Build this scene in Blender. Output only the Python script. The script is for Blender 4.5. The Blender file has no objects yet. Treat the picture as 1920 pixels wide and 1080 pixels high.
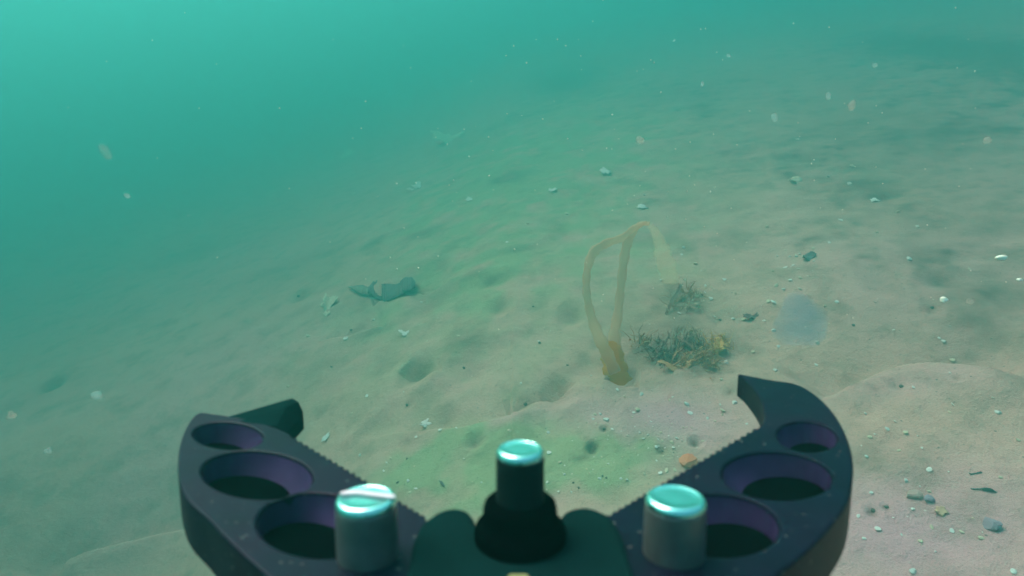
import bpy, bmesh, math, random
import numpy as np
from mathutils import Vector, Matrix

random.seed(7)
RAD = math.radians
scene = bpy.context.scene
col = scene.collection

# ------------------------------------------------------------------ camera
F = 1251.0                     # focal length in photo pixels (1920 wide)
PITCH = 25.0                   # degrees below the horizontal
CAMZ = 0.5
cam_data = bpy.data.cameras.new("camera")
cam_data.sensor_width = 36.0
cam_data.lens = 36.0 * F / 1920.0
cam_data.clip_start = 0.005
cam_data.clip_end = 500.0
cam_data.dof.use_dof = True
cam_data.dof.focus_distance = 0.75
cam_data.dof.aperture_fstop = 36.0
cam = bpy.data.objects.new("camera", cam_data)
cam.location = (0, 0, CAMZ)
cam.rotation_euler = (RAD(90 - PITCH), 0, 0)
col.objects.link(cam)
scene.camera = cam

# ------------------------------------------------------------------ sky, sun, exposure
SUN_EL, SUN_AZ = 46.0, -42.0   # azimuth clockwise from +Y (front), negative = left
world = bpy.data.worlds.new("World")
scene.world = world
world.use_nodes = True
wn = world.node_tree.nodes
sky = wn.new("ShaderNodeTexSky")
sky.sky_type = 'NISHITA'
sky.sun_disc = False
sky.sun_elevation = RAD(SUN_EL)
sky.sun_rotation = RAD(SUN_AZ)
world.node_tree.links.new(sky.outputs[0], wn["Background"].inputs[0])
wn["Background"].inputs[1].default_value = 0.06
sun_data = bpy.data.lights.new("sun", 'SUN')
sun_data.energy = 2.0
sun_data.angle = RAD(45)
sun_data.color = (1.0, 0.84, 0.71)
sun = bpy.data.objects.new("sun", sun_data)
d = Vector((math.sin(RAD(SUN_AZ)) * math.cos(RAD(SUN_EL)), math.cos(RAD(SUN_AZ)) * math.cos(RAD(SUN_EL)), math.sin(RAD(SUN_EL))))
sun.rotation_euler = d.to_track_quat('Z', 'Y').to_euler()
sun.location = d * 30
col.objects.link(sun)
scene.view_settings.view_transform = 'Standard'
scene.view_settings.look = 'None'
scene.view_settings.gamma = 1.0
scene.view_settings.exposure = 2.92
scene.cycles.volume_bounces = 3

# haze settings (the box itself is built last)
HAZE_DENSITY = 0.87
HAZE_COLOR = (0.083, 0.468, 0.43)
HAZE_G = 0.66

# ------------------------------------------------------------------ helpers
CP, SP = math.cos(RAD(PITCH)), math.sin(RAD(PITCH))

def cam_to_world(x, y, z):
    """camera space (right, up, forward) -> world"""
    return Vector((x, y * SP + z * CP, CAMZ + y * CP - z * SP))

def ray(px, py):
    return cam_to_world((px - 960) / F, (540 - py) / F, 1.0) - Vector((0, 0, CAMZ))

def hash2(ix, iy, seed):
    h = (ix.astype(np.int64) * 374761393 + iy.astype(np.int64) * 668265263 + seed * 1274126177) & 0xFFFFFFFF
    h = ((h ^ (h >> 13)) * 1274126177) & 0xFFFFFFFF
    h = (h ^ (h >> 16)) & 0xFFFFFFFF
    return h / 4294967295.0

def vnoise(x, y, seed=0):
    x = np.asarray(x, float); y = np.asarray(y, float)
    ix = np.floor(x); iy = np.floor(y)
    fx = x - ix; fy = y - iy
    fx = fx * fx * fx * (fx * (fx * 6 - 15) + 10); fy = fy * fy * fy * (fy * (fy * 6 - 15) + 10)
    a = hash2(ix, iy, seed); b = hash2(ix + 1, iy, seed)
    c = hash2(ix, iy + 1, seed); e = hash2(ix + 1, iy + 1, seed)
    return (a + (b - a) * fx) * (1 - fy) + (c + (e - c) * fx) * fy - 0.5

def rot(x, y, a):
    return x * math.cos(a) - y * math.sin(a), x * math.sin(a) + y * math.cos(a)

SLOPE = 0.17
def base_h(x, y):
    x = np.asarray(x, float); y = np.asarray(y, float)
    right = 1.3 * np.tanh(SLOPE * x / 1.3)
    left = .8 * np.tanh(.36 * x / .8) - .15 * np.exp(-((x + .62) / .30) ** 2 - ((y - .60) / .34) ** 2)
    h = np.where(x > 0, right, left)
    dist = np.sqrt(x * x + y * y)
    for k, (s, amp) in enumerate(((1.7, .05), (.55, .014), (.21, .008), (.085, .0062), (.036, .0040), (.017, .0024))):
        xr, yr = rot(x, y, .7 * k + .4)
        h = h + amp * vnoise(xr / s, yr / (s * .8), 11 + k) * np.clip(1.6 - dist * .02 / s, 0, 1)
    return h

def hit(px, py, fn=base_h):
    """ground point seen at a photo pixel"""
    r = ray(px, py)
    o = np.array((0, 0, CAMZ)); r = np.array(r)
    t = .25 * 1.012 ** np.arange(0, 480)
    p = o[None, :] + t[:, None] * r[None, :]
    below = p[:, 2] < fn(p[:, 0], p[:, 1])
    k = int(np.argmax(below)) if below.any() else len(t) - 1
    a, b = t[max(k - 1, 0)], t[k]
    for _ in range(24):
        m = .5 * (a + b); q = o + m * r
        if q[2] < float(fn(q[0], q[1])): b = m
        else: a = m
    return Vector(o + b * r), b          # b = depth along the optical axis

# --- dimples, lips, stains and painted shade of the sea bed, laid out on the ground itself
# (px, py, radius in px, depth relative to radius, strength of silt and shade painted in)
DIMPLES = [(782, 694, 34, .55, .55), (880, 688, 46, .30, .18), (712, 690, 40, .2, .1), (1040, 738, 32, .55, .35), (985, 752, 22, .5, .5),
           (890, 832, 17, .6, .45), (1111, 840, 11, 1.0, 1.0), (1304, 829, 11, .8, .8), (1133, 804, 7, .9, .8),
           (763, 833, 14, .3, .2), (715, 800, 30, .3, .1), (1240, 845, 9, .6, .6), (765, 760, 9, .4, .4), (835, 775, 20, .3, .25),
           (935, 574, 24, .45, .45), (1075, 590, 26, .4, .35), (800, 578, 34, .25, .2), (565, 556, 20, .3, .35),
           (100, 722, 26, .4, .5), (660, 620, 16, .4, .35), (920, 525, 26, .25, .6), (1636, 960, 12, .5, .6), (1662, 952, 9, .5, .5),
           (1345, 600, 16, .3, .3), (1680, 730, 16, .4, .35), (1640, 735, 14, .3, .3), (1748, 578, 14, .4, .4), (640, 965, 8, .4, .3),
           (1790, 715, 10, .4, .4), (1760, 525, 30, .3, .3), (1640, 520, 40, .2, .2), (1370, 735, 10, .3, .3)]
STAINS_SHADE = [(1720, 280, 330, 110, .30), (1880, 560, 120, 70, .25), (1560, 160, 260, 90, .25), (1780, 430, 200, 50, .2), (1060, 150, 90, 34, .8), (1620, 350, 90, 30, .4), (1270, 172, 120, 18, .3), (700, 456, 26, 14, .5), (790, 438, 42, 10, .5),  # broad right-slope entries paint the dimmer far light into the sand
          (955, 330, 40, 12, .5), (1780, 250, 130, 16, .3), (1840, 95, 170, 60, .9), (1320, 208, 34, 18, .35), (370, 470, 90, 26, .4), (960, 225, 60, 9, .35),
          (540, 500, 120, 26, .25), (1500, 300, 60, 14, .3), (840, 540, 70, 20, .3), (1490, 690, 40, 12, .25), (1250, 640, 110, 44, .55),
          (1170, 590, 60, 30, .25), (1560, 570, 60, 30, .2), (690, 630, 60, 8, .3), (1820, 600, 70, 30, .25), (1710, 480, 60, 20, .25),
          (1290, 560, 60, 34, .35), (1230, 850, 40, 14, .2), (1110, 835, 16, 12, .5), (1090, 860, 26, 6, .4), (720, 545, 90, 24, .3),
          (1060, 690, 60, 20, .15), (880, 640, 60, 18, .3), (600, 690, 60, 16, .2), (1300, 700, 80, 10, .25)]
LIPS = [([(700, 818), (770, 812), (840, 806), (872, 803), (904, 796), (934, 787), (961, 780), (1000, 772)], 0.0195),
        ([(950, 772), (984, 759), (1023, 748), (1058, 733), (1085, 716)], 0.0180),
        ([(1545, 752), (1575, 738), (1610, 722), (1660, 700), (1720, 687), (1800, 690), (1880, 702), (1960, 715)], 0.0270),
        ([(90, 1110), (115, 1075), (135, 1052), (180, 1035), (260, 1016), (330, 1000), (400, 985)], 0.0330),
        ([(700, 575), (716, 567), (735, 559), (772, 554), (800, 556)], 0.0270),
        ([(600, 640), (650, 632), (690, 620), (720, 612)], 0.0180),
        ([(1130, 712), (1144, 717), (1160, 725), (1182, 727), (1200, 726)], 0.0120),
        ([(740, 700), (765, 704), (795, 705), (830, 695)], 0.0105)]

def feet(items, tail):
    out = []
    for it in items:
        p, dep = hit(it[0], it[1])
        out.append((p, dep) + tuple(it[2:]))
    return out

DIM = feet(DIMPLES, 0)
STA = feet(STAINS_SHADE, 0)
def soften(pts, sub=3):
    out = []
    for i in range(len(pts) - 1):
        p0, p1, p2, p3 = (pts[min(max(i + k, 0), len(pts) - 1)] for k in (-1, 0, 1, 2))
        for q in range(sub):
            t = q / sub
            out.append(.5 * (2 * p1 + (p2 - p0) * t + (2 * p0 - 5 * p1 + 4 * p2 - p3) * t * t + (3 * p1 - p0 - 3 * p2 + p3) * t ** 3))
    return out + [pts[-1]]
LIPW = [(soften([hit(a, b)[0] for a, b in pts]), amp) for pts, amp in LIPS]

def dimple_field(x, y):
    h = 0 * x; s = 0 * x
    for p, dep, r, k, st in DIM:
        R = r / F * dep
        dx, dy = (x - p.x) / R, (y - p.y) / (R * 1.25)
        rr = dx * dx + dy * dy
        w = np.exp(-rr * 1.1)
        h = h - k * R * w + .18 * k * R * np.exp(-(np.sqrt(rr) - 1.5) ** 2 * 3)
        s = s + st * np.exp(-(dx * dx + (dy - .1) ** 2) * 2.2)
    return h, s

def stain_shade_field(x, y):
    s = 0 * x
    wob = 1 + .9 * vnoise(x / .05, y / .05, 71) + .9 * vnoise(x / .02, y / .02, 72)
    for p, dep, rx, ry, st in STA:
        ang = max(.09, (CAMZ - p.z) / dep)
        dx, dy = (x - p.x) / (rx / F * dep), (y - p.y) / (ry / F * dep / ang)
        s = s + st * np.exp(-(dx * dx + dy * dy) * 1.3 * np.clip(wob, .3, 2.2))
    return s

def lip_field(x, y):
    h = 0 * x
    for pts, amp in LIPW:
        best = np.full(x.shape, 1e9); sgn = np.zeros(x.shape); endw = np.ones(x.shape)
        n = len(pts) - 1
        for i in range(n):
            a, b = pts[i], pts[i + 1]
            vx, vy = b.x - a.x, b.y - a.y
            L2 = vx * vx + vy * vy
            t = ((x - a.x) * vx + (y - a.y) * vy) / L2
            tc = np.clip(t, 0, 1)
            ex, ey = x - a.x - tc * vx, y - a.y - tc * vy
            dd = np.sqrt(ex * ex + ey * ey)
            m = dd < best
            best = np.where(m, dd, best)
            sgn = np.where(m, np.sign(vx * ey - vy * ex), sgn)
            u = (i + tc) / n
            endw = np.where(m, np.clip(np.minimum(u, 1 - u) * 5, 0, 1), endw)
        sd = best * sgn                      # > 0 on the far side of the lip
        w = endw * endw * (3 - 2 * endw) * np.exp(-(best / (amp * 4.5)) ** 2)
        far = -np.exp(-np.maximum(sd, 0) / (amp * 3.5)) * (1 - np.exp(-np.maximum(sd, 0) / (amp * .35)))
        near = .45 * np.exp(-np.abs(sd) / (amp * 2.2)) - .25 * np.exp(-np.abs(sd) / (amp * .4))
        h = h + amp * w * np.where(sd > 0, 1.5 * far + near, near)
    return h

def ground_h(x, y):
    x = np.asarray(x, float); y = np.asarray(y, float)
    return base_h(x, y) + dimple_field(x, y)[0] + lip_field(x, y)

def tag(o, label, cat, group=None):
    o["label"] = label; o["category"] = cat
    if group: o["group"] = group
    return o

def link(name, me, mat=None, parent=None, smooth=True):
    o = bpy.data.objects.new(name, me)
    col.objects.link(o)
    if mat is not None:
        me.materials.clear(); me.materials.append(mat)
    if parent is not None: o.parent = parent
    if smooth and len(me.polygons):
        me.polygons.foreach_set("use_smooth", [True] * len(me.polygons))
    return o

def pydata(name, v, f):
    me = bpy.data.meshes.new(name)
    me.from_pydata([tuple(p) for p in v], [], f)
    me.update()
    return me

def empty(name, loc, label, cat, group=None):
    o = bpy.data.objects.new(name, None)
    o.empty_display_size = .02
    o.location = loc
    col.objects.link(o)
    return tag(o, label, cat, group)

# ------------------------------------------------------------------ materials
def new_mat(name):
    m = bpy.data.materials.new(name); m.use_nodes = True
    return m, m.node_tree.nodes, m.node_tree.links, m.node_tree.nodes["Principled BSDF"]

def noisy_mat(name, c1, c2, scale=200, rough=.6, metallic=0, bump=.0, detail=4, spec=.4, contrast=(.35, .65)):
    m, n, l, b = new_mat(name)
    tc = n.new("ShaderNodeTexCoord")
    nz = n.new("ShaderNodeTexNoise"); nz.inputs["Scale"].default_value = scale; nz.inputs["Detail"].default_value = detail
    l.new(tc.outputs["Object"], nz.inputs["Vector"])
    r = n.new("ShaderNodeValToRGB")
    r.color_ramp.elements[0].position = contrast[0]; r.color_ramp.elements[1].position = contrast[1]
    r.color_ramp.elements[0].color = (*c1, 1); r.color_ramp.elements[1].color = (*c2, 1)
    l.new(nz.outputs["Fac"], r.inputs["Fac"]); l.new(r.outputs["Color"], b.inputs["Base Color"])
    b.inputs["Roughness"].default_value = rough; b.inputs["Metallic"].default_value = metallic
    b.inputs["Specular IOR Level"].default_value = spec
    if bump:
        bp = n.new("ShaderNodeBump"); bp.inputs["Strength"].default_value = bump; bp.inputs["Distance"].default_value = .002
        l.new(nz.outputs["Fac"], bp.inputs["Height"]); l.new(bp.outputs["Normal"], b.inputs["Normal"])
    return m

def thin_mat(name, c1, c2, scale, alpha=1.0, trans=.45, soft=False):
    """thin tissue: diffuse + translucent, partly see-through; soft = edges thin out like a jelly"""
    m, n, l, b = new_mat(name)
    n.remove(b)
    out = n["Material Output"]
    tc = n.new("ShaderNodeTexCoord")
    nz = n.new("ShaderNodeTexNoise"); nz.inputs["Scale"].default_value = scale; nz.inputs["Detail"].default_value = 3
    l.new(tc.outputs["Object"], nz.inputs["Vector"])
    r = n.new("ShaderNodeValToRGB")
    r.color_ramp.elements[0].position = .35; r.color_ramp.elements[1].position = .65
    r.color_ramp.elements[0].color = (*c1, 1); r.color_ramp.elements[1].color = (*c2, 1)
    l.new(nz.outputs["Fac"], r.inputs["Fac"])
    df = n.new("ShaderNodeBsdfDiffuse"); tr = n.new("ShaderNodeBsdfTranslucent"); tp = n.new("ShaderNodeBsdfTransparent")
    l.new(r.outputs["Color"], df.inputs["Color"]); l.new(r.outputs["Color"], tr.inputs["Color"])
    m1 = n.new("ShaderNodeMixShader"); m1.inputs[0].default_value = trans
    l.new(df.outputs[0], m1.inputs[1]); l.new(tr.outputs[0], m1.inputs[2])
    m2 = n.new("ShaderNodeMixShader"); m2.inputs[0].default_value = alpha
    l.new(tp.outputs[0], m2.inputs[1]); l.new(m1.outputs[0], m2.inputs[2])
    if soft:
        lw = n.new("ShaderNodeLayerWeight"); lw.inputs["Blend"].default_value = .5
        mr = n.new("ShaderNodeMapRange")
        mr.inputs["From Min"].default_value = 0.05; mr.inputs["From Max"].default_value = .62
        mr.inputs["To Min"].default_value = alpha; mr.inputs["To Max"].default_value = 0
        mr.interpolation_type = 'SMOOTHSTEP'
        l.new(lw.outputs["Facing"], mr.inputs["Value"]); l.new(mr.outputs["Result"], m2.inputs[0])
    l.new(m2.outputs[0], out.inputs["Surface"])
    return m

def sand_mat():
    m, n, l, b = new_mat("silty_sand")
    tc = n.new("ShaderNodeTexCoord")
    def noise(s, det=5, rough=.6):
        t = n.new("ShaderNodeTexNoise"); t.inputs["Scale"].default_value = s; t.inputs["Detail"].default_value = det
        t.inputs["Roughness"].default_value = rough; l.new(tc.outputs["Object"], t.inputs["Vector"]); return t
    def ramp(src, p0, p1, c0=(0, 0, 0), c1=(1, 1, 1)):
        r = n.new("ShaderNodeValToRGB"); r.color_ramp.elements[0].position = p0; r.color_ramp.elements[1].position = p1
        r.color_ramp.elements[0].color = (*c0, 1); r.color_ramp.elements[1].color = (*c1, 1)
        l.new(src, r.inputs["Fac"]); return r.outputs["Color"]
    def mix(fac, a, bb, typ='MIX'):
        x = n.new("ShaderNodeMix"); x.data_type = 'RGBA'; x.blend_type = typ
        if isinstance(fac, float): x.inputs[0].default_value = fac
        else: l.new(fac, x.inputs[0])
        for i, c in ((6, a), (7, bb)):
            if isinstance(c, tuple): x.inputs[i].default_value = (*c, 1)
            else: l.new(c, x.inputs[i])
        return x.outputs[2]
    def attr(name):
        a = n.new("ShaderNodeAttribute"); a.attribute_name = name; return a.outputs["Fac"]
    def mul(a, k):
        x = n.new("ShaderNodeMath"); x.operation = 'MULTIPLY'; x.use_clamp = True; l.new(a, x.inputs[0])
        if isinstance(k, float): x.inputs[1].default_value = k
        else: l.new(k, x.inputs[1])
        return x.outputs[0]
    big = noise(2.2, 4); mid = noise(14, 6, .65); fine = noise(90, 5, .7); grain = noise(520, 3, .7)
    c = ramp(big.outputs["Fac"], .35, .65, (.68, .37, .285), (.75, .43, .335))
    c = mix(attr("pale"), c, (.71, .345, .41))
    c = mix(attr("green_tint"), c, (.37, .44, .23))
    c = mix(mul(ramp(mid.outputs["Fac"], .50, .70), .52), c, (.20, .16, .10))
    c = mix(mul(ramp(fine.outputs["Fac"], .55, .75), .35), c, (.17, .14, .10))
    c = mix(mul(ramp(fine.outputs["Fac"], .30, .45, (1, 1, 1), (0, 0, 0)), .25), c, (.6, .47, .36))
    c = mix(attr("stain_shade"), c, (.105, .078, .058))  # dark silt, with pit and far-slope shade in the same colour
    # pale shell grit and dark grains mixed into the sand
    vo = n.new("ShaderNodeTexVoronoi"); vo.inputs["Scale"].default_value = 150; l.new(tc.outputs["Object"], vo.inputs["Vector"])
    sep = n.new("ShaderNodeSeparateColor"); l.new(vo.outputs["Color"], sep.inputs[0])
    dot = ramp(vo.outputs["Distance"], .10, .22, (1, 1, 1), (0, 0, 0))
    pick = ramp(sep.outputs[0], .955, .965)
    c = mix(mul(dot, mul(pick, attr("grit"))), c, (.80, .76, .66))
    pick2 = ramp(sep.outputs[1], .93, .95)
    c = mix(mul(mul(dot, pick2), .7), c, (.07, .06, .055))
    c = mix(mul(ramp(grain.outputs["Fac"], .5, .78), .5), c, (.22, .17, .12))
    l.new(c, b.inputs["Base Color"])
    b.inputs["Roughness"].default_value = .95; b.inputs["Specular IOR Level"].default_value = .1
    add = n.new("ShaderNodeMath"); add.operation = 'ADD'
    l.new(mul(fine.outputs["Fac"], 1.0), add.inputs[0]); l.new(mul(grain.outputs["Fac"], .35), add.inputs[1])
    bp = n.new("ShaderNodeBump"); bp.inputs["Strength"].default_value = .7; bp.inputs["Distance"].default_value = .005
    l.new(add.outputs[0], bp.inputs["Height"]); l.new(bp.outputs["Normal"], b.inputs["Normal"])
    return m

# ------------------------------------------------------------------ sea bed: one polar sheet from under the camera to 60 m
def build_ground():
    r = np.concatenate([np.array([.02, .1, .18, .25]), np.geomspace(.32, 4.5, 620), np.geomspace(4.7, 60, 60)])
    fine = np.linspace(RAD(-46), RAD(46), 640)
    coarse = np.linspace(RAD(48), RAD(312), 90)
    az = np.concatenate([fine, coarse])
    A, R = np.meshgrid(az, r)
    x = R * np.sin(A); y = R * np.cos(A)
    z = ground_h(x, y)
    nr, na = x.shape
    me = bpy.data.meshes.new("sea_bed")
    co = np.stack([x, y, z], -1).reshape(-1, 3)
    me.vertices.add(len(co)); me.vertices.foreach_set("co", co.astype(np.float32).ravel())
    i, j = np.meshgrid(np.arange(nr - 1), np.arange(na), indexing='ij')
    j2 = (j + 1) % na
    q = np.stack([i * na + j, (i + 1) * na + j, (i + 1) * na + j2, i * na + j2], -1).reshape(-1, 4)[:, ::-1]
    nq = len(q)
    me.loops.add(nq * 4); me.loops.foreach_set("vertex_index", q.astype(np.int32).ravel())
    me.polygons.add(nq)
    me.polygons.foreach_set("loop_start", np.arange(0, nq * 4, 4, dtype=np.int32))
    me.polygons.foreach_set("loop_total", np.full(nq, 4, dtype=np.int32))
    me.polygons.foreach_set("use_smooth", np.ones(nq, dtype=bool))
    me.update(calc_edges=True)
    # sand tints and deposits; pit shade and the light's fall-off are painted in
    st = dimple_field(x, y)[1] + stain_shade_field(x, y)
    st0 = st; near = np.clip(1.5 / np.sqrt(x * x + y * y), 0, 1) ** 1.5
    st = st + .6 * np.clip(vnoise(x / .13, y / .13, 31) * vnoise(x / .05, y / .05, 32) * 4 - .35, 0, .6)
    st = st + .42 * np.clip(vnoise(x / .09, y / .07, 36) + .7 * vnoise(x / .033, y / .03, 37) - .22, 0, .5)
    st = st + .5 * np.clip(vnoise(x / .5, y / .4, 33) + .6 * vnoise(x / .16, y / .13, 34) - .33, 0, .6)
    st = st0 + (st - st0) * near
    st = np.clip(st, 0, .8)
    def spot(px, py, rx, ry):
        p, dep = hit(px, py)
        e, dp = hit(px, py - ry)
        ly = max(abs(e.y - p.y), .02)
        lx = rx / F * dep
        return np.exp(-(((x - p.x) / lx) ** 2 + ((y - p.y) / ly) ** 2) * .9)
    tint = .8 * np.clip(1.5 * spot(850, 860, 130, 46) + 1.5 * spot(1090, 870, 120, 46) + .8 * spot(960, 920, 150, 50), 0, 1)  # green tint patches in the sand colour
    tint = tint + .55 * spot(900, 380, 240, 110) + .5 * spot(1080, 270, 260, 80) + .5 * spot(930, 510, 50, 30) + .2 * spot(1180, 480, 100, 50)
    tint = tint + .4 * np.clip(vnoise(x / .4, y / .4, 41) + .5 * vnoise(x / .15, y / .15, 42) - .1, 0, .7)
    tint = np.clip(tint * (1 + 1.3 * vnoise(x / .06, y / .06, 43) + .9 * vnoise(x / .022, y / .022, 44)), 0, .9)
    pa = .9 * spot(1240, 800, 130, 60) + .8 * spot(1700, 1000, 260, 130) + .35 * spot(1000, 790, 150, 30) + .3 * spot(1720, 720, 150, 30)  # near sand also paled to carry the brighter light there
    pa = np.clip(pa + .5 * np.clip(vnoise(x / .3, y / .3, 51) + .1, 0, .5), 0, .9)
    gr = np.clip(.12 + spot(1240, 820, 110, 60) + .8 * spot(1130, 900, 120, 70) + .6 * spot(1720, 950, 220, 130) + .5 * spot(1150, 780, 60, 50), 0, 1)
    for nm, a in (("stain_shade", st), ("green_tint", tint), ("pale", pa), ("grit", gr)):
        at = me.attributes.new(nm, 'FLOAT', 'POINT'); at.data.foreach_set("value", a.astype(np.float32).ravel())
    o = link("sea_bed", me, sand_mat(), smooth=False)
    o["kind"] = "structure"
    return float(z.max()), float(z.min())
GZMAX, GZMIN = build_ground()

def ground_at(px, py):
    return hit(px, py, ground_h)

# ------------------------------------------------------------------ gripper (its own plane, 9.4 degrees above the optical axis)
GD, GT = 0.044, 0.1655
GN = math.sqrt(1 + GT * GT)
def gp(px, py, w=0.0):
    """photo pixel -> point of the gripper's plane lifted by w, in the gripper's own coordinates"""
    X, Y = (px - 960) / F, (540 - py) / F
    # point = o + u*(1,0,0) + v*(0,GT,1)/GN + w*(0,1,-GT)/GN  in camera space, o = (0,-GD,0)
    Z = (GD - w * (1 / GN + GT * GT / GN)) / (GT - Y)
    return Vector((X * Z, (Z + w * GT / GN) * GN, w))

M_CAM = Matrix.Translation((0, 0, CAMZ)) @ Matrix(((1, 0, 0, 0), (0, SP, CP, 0), (0, CP, -SP, 0), (0, 0, 0, 1)))
M_GRIP = M_CAM @ Matrix(((1, 0, 0, 0), (0, GT / GN, 1 / GN, -GD), (0, 1 / GN, -GT / GN, 0), (0, 0, 0, 1)))
# camera frame and grip frame are both left-handed mixes -> together a proper rotation
ORG = Vector((0, .079, 0))
M_ROOT = M_GRIP @ Matrix.Translation(ORG)

anod = noisy_mat("dark_anodised_metal", (.0012, .0034, .012), (.002, .005, .017), 160, .5, .2, .03, spec=.11)
def drift(m, c, scale, p0, p1):
    n, l = m.node_tree.nodes, m.node_tree.links
    b = n["Principled BSDF"]; src = b.inputs["Base Color"].links[0].from_socket
    tc = n.new("ShaderNodeTexCoord"); nz = n.new("ShaderNodeTexNoise"); nz.inputs["Scale"].default_value = scale; nz.inputs["Detail"].default_value = 4
    l.new(tc.outputs["Object"], nz.inputs["Vector"])
    mr = n.new("ShaderNodeMapRange"); mr.inputs["From Min"].default_value = p0; mr.inputs["From Max"].default_value = p1
    l.new(nz.outputs["Fac"], mr.inputs["Value"])
    x = n.new("ShaderNodeMix"); x.data_type = 'RGBA'
    l.new(mr.outputs["Result"], x.inputs[0]); l.new(src, x.inputs[6]); x.inputs[7].default_value = (*c, 1)
    l.new(x.outputs[2], b.inputs["Base Color"])
drift(anod, (.0058, .0032, .016), 38, .48, .62)
drift(anod, (.09, .09, .085), 900, .665, .71)      # grains of silt caught on the metal
purple = noisy_mat("purple_reflection_metal", (.022, .011, .050), (.040, .020, .075), 120, .6, .0, .02, spec=.12)  # purple reflection on the pocket walls put into the metal colour
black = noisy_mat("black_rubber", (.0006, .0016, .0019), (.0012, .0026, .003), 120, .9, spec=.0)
sidem = noisy_mat("purple_sheen_edge", (.005, .0026, .010), (.008, .004, .014), 160, .5, .1, .03, spec=.2)  # purple sheen of the outer side faces put into their colour
pegd = noisy_mat("dark_rubber", (.004, .012, .012), (.007, .017, .016), 300, .6, 0, .03, spec=.1)
hubm = noisy_mat("dark_green_rubber", (.003, .016, .0155), (.004, .020, .020), 90, .8, 0, .03, spec=.0)
pegm = noisy_mat("grey_green_rubber", (.12, .128, .125), (.17, .178, .172), 300, .38, .55, .03, spec=.3)
capm = noisy_mat("polished_metal_water_tint", (.40, .80, .72), (.52, .88, .80), 300, .25, 1.0, .02)  # teal of the reflected water put into the cap metal's colour
pinkm = noisy_mat("pale_pink_glint", (.75, .55, .60), (.85, .68, .72), 300, .35)
yelm = noisy_mat("yellow_plastic", (.20, .19, .07), (.26, .24, .09), 200, .5)

def smooth_poly(pts, closed=True, sub=6):
    out = []; n = len(pts)
    for i in range(n if closed else n - 1):
        p0, p1, p2, p3 = (pts[(i + k) % n] if closed else pts[min(max(i + k, 0), n - 1)] for k in (-1, 0, 1, 2))
        for s in range(sub):
            t = s / sub
            out.append(tuple(.5 * ((2 * b) + (c - a) * t + (2 * a - 5 * b + 4 * c - d_) * t * t + (3 * b - a - 3 * c + d_) * t ** 3)
                             for a, b, c, d_ in zip(p0, p1, p2, p3)))
    if not closed: out.append(tuple(pts[-1]))
    return out

def plate(name, outline, holes, thick, mat, parent, top=0.0, bevel=.0005, taper=None, side=None):
    """flat plate with holes, rounded rims; outlines are (u, v) in metres"""
    bm = bmesh.new(); edges = []
    for pts in [outline] + holes:
        vs = [bm.verts.new((p[0], p[1], 0)) for p in pts]
        edges += [bm.edges.new((vs[k], vs[(k + 1) % len(vs)])) for k in range(len(vs))]
    bmesh.ops.triangle_fill(bm, use_beauty=True, edges=edges, normal=(0, 0, 1))
    bmesh.ops.recalc_face_normals(bm, faces=bm.faces)
    if sum(f.normal.z for f in bm.faces) < 0: bmesh.ops.reverse_faces(bm, faces=bm.faces)
    top_faces = bm.faces[:]
    r = bmesh.ops.extrude_face_region(bm, geom=top_faces, use_keep_orig=True)
    low = [v for v in r['geom'] if isinstance(v, bmesh.types.BMVert)]
    for v in low: v.co.z = -(thick if taper is None else taper(v.co.y))
    bmesh.ops.recalc_face_normals(bm, faces=bm.faces)
    rim = [e for e in bm.edges if len(e.link_faces) == 2 and abs(e.verts[0].co.z) < 1e-6 and abs(e.verts[1].co.z) < 1e-6
           and abs(e.link_faces[0].normal.dot(e.link_faces[1].normal)) < .5]
    bmesh.ops.bevel(bm, geom=rim, offset=bevel, segments=2, affect='EDGES', profile=.5)
    if side is not None:
        for f in bm.faces:
            c = f.calc_center_median()
            if abs(f.normal.z) < .4 and abs(c.x) > .028 and c.y < .022: f.material_index = 1
    for v in bm.verts: v.co.z += top
    me = bpy.data.meshes.new(name); bm.to_mesh(me); bm.free()
    o = link(name, me, mat, parent, smooth=False)
    if side is not None: me.materials.append(side)
    return o

def uv(px, py):
    p = gp(px, py) - ORG
    return (p.x, p.y)

def serrate(a, b, n, amp):
    """toothed line from pixel a to pixel b, teeth in pixels"""
    out = []
    L = math.hypot(b[0] - a[0], b[1] - a[1]); nx, ny = -(b[1] - a[1]) / L, (b[0] - a[0]) / L
    for i in range(n):
        for f, s in ((0, -1), (.35, 1), (.65, 1)):
            t = (i + f) / n
            out.append((a[0] + (b[0] - a[0]) * t + nx * s * amp, a[1] + (b[1] - a[1]) * t + ny * s * amp))
    return out

def ell(x0, y0, x1, y1, k=40, tilt=0):
    cx, cy, rx, ry = (x0 + x1) / 2, (y0 + y1) / 2, (x1 - x0) / 2, (y1 - y0) / 2
    pts = []
    for i in range(k):
        a = 2 * math.pi * i / k
        x, y = rx * math.cos(a), ry * math.sin(a)
        pts.append((cx + x, cy + y + tilt * x))
    return pts

grip = bpy.data.objects.new("robot_gripper", None)
grip.empty_display_size = .02
grip.matrix_world = M_ROOT
col.objects.link(grip)
tag(grip, "open two jawed dark metal gripper reaching in above the sand at the bottom", "gripper")

TAPER = lambda v: .0052 + (.0088 - .0052) * min(max((.045 - v) / .06, 0), 1)

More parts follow.
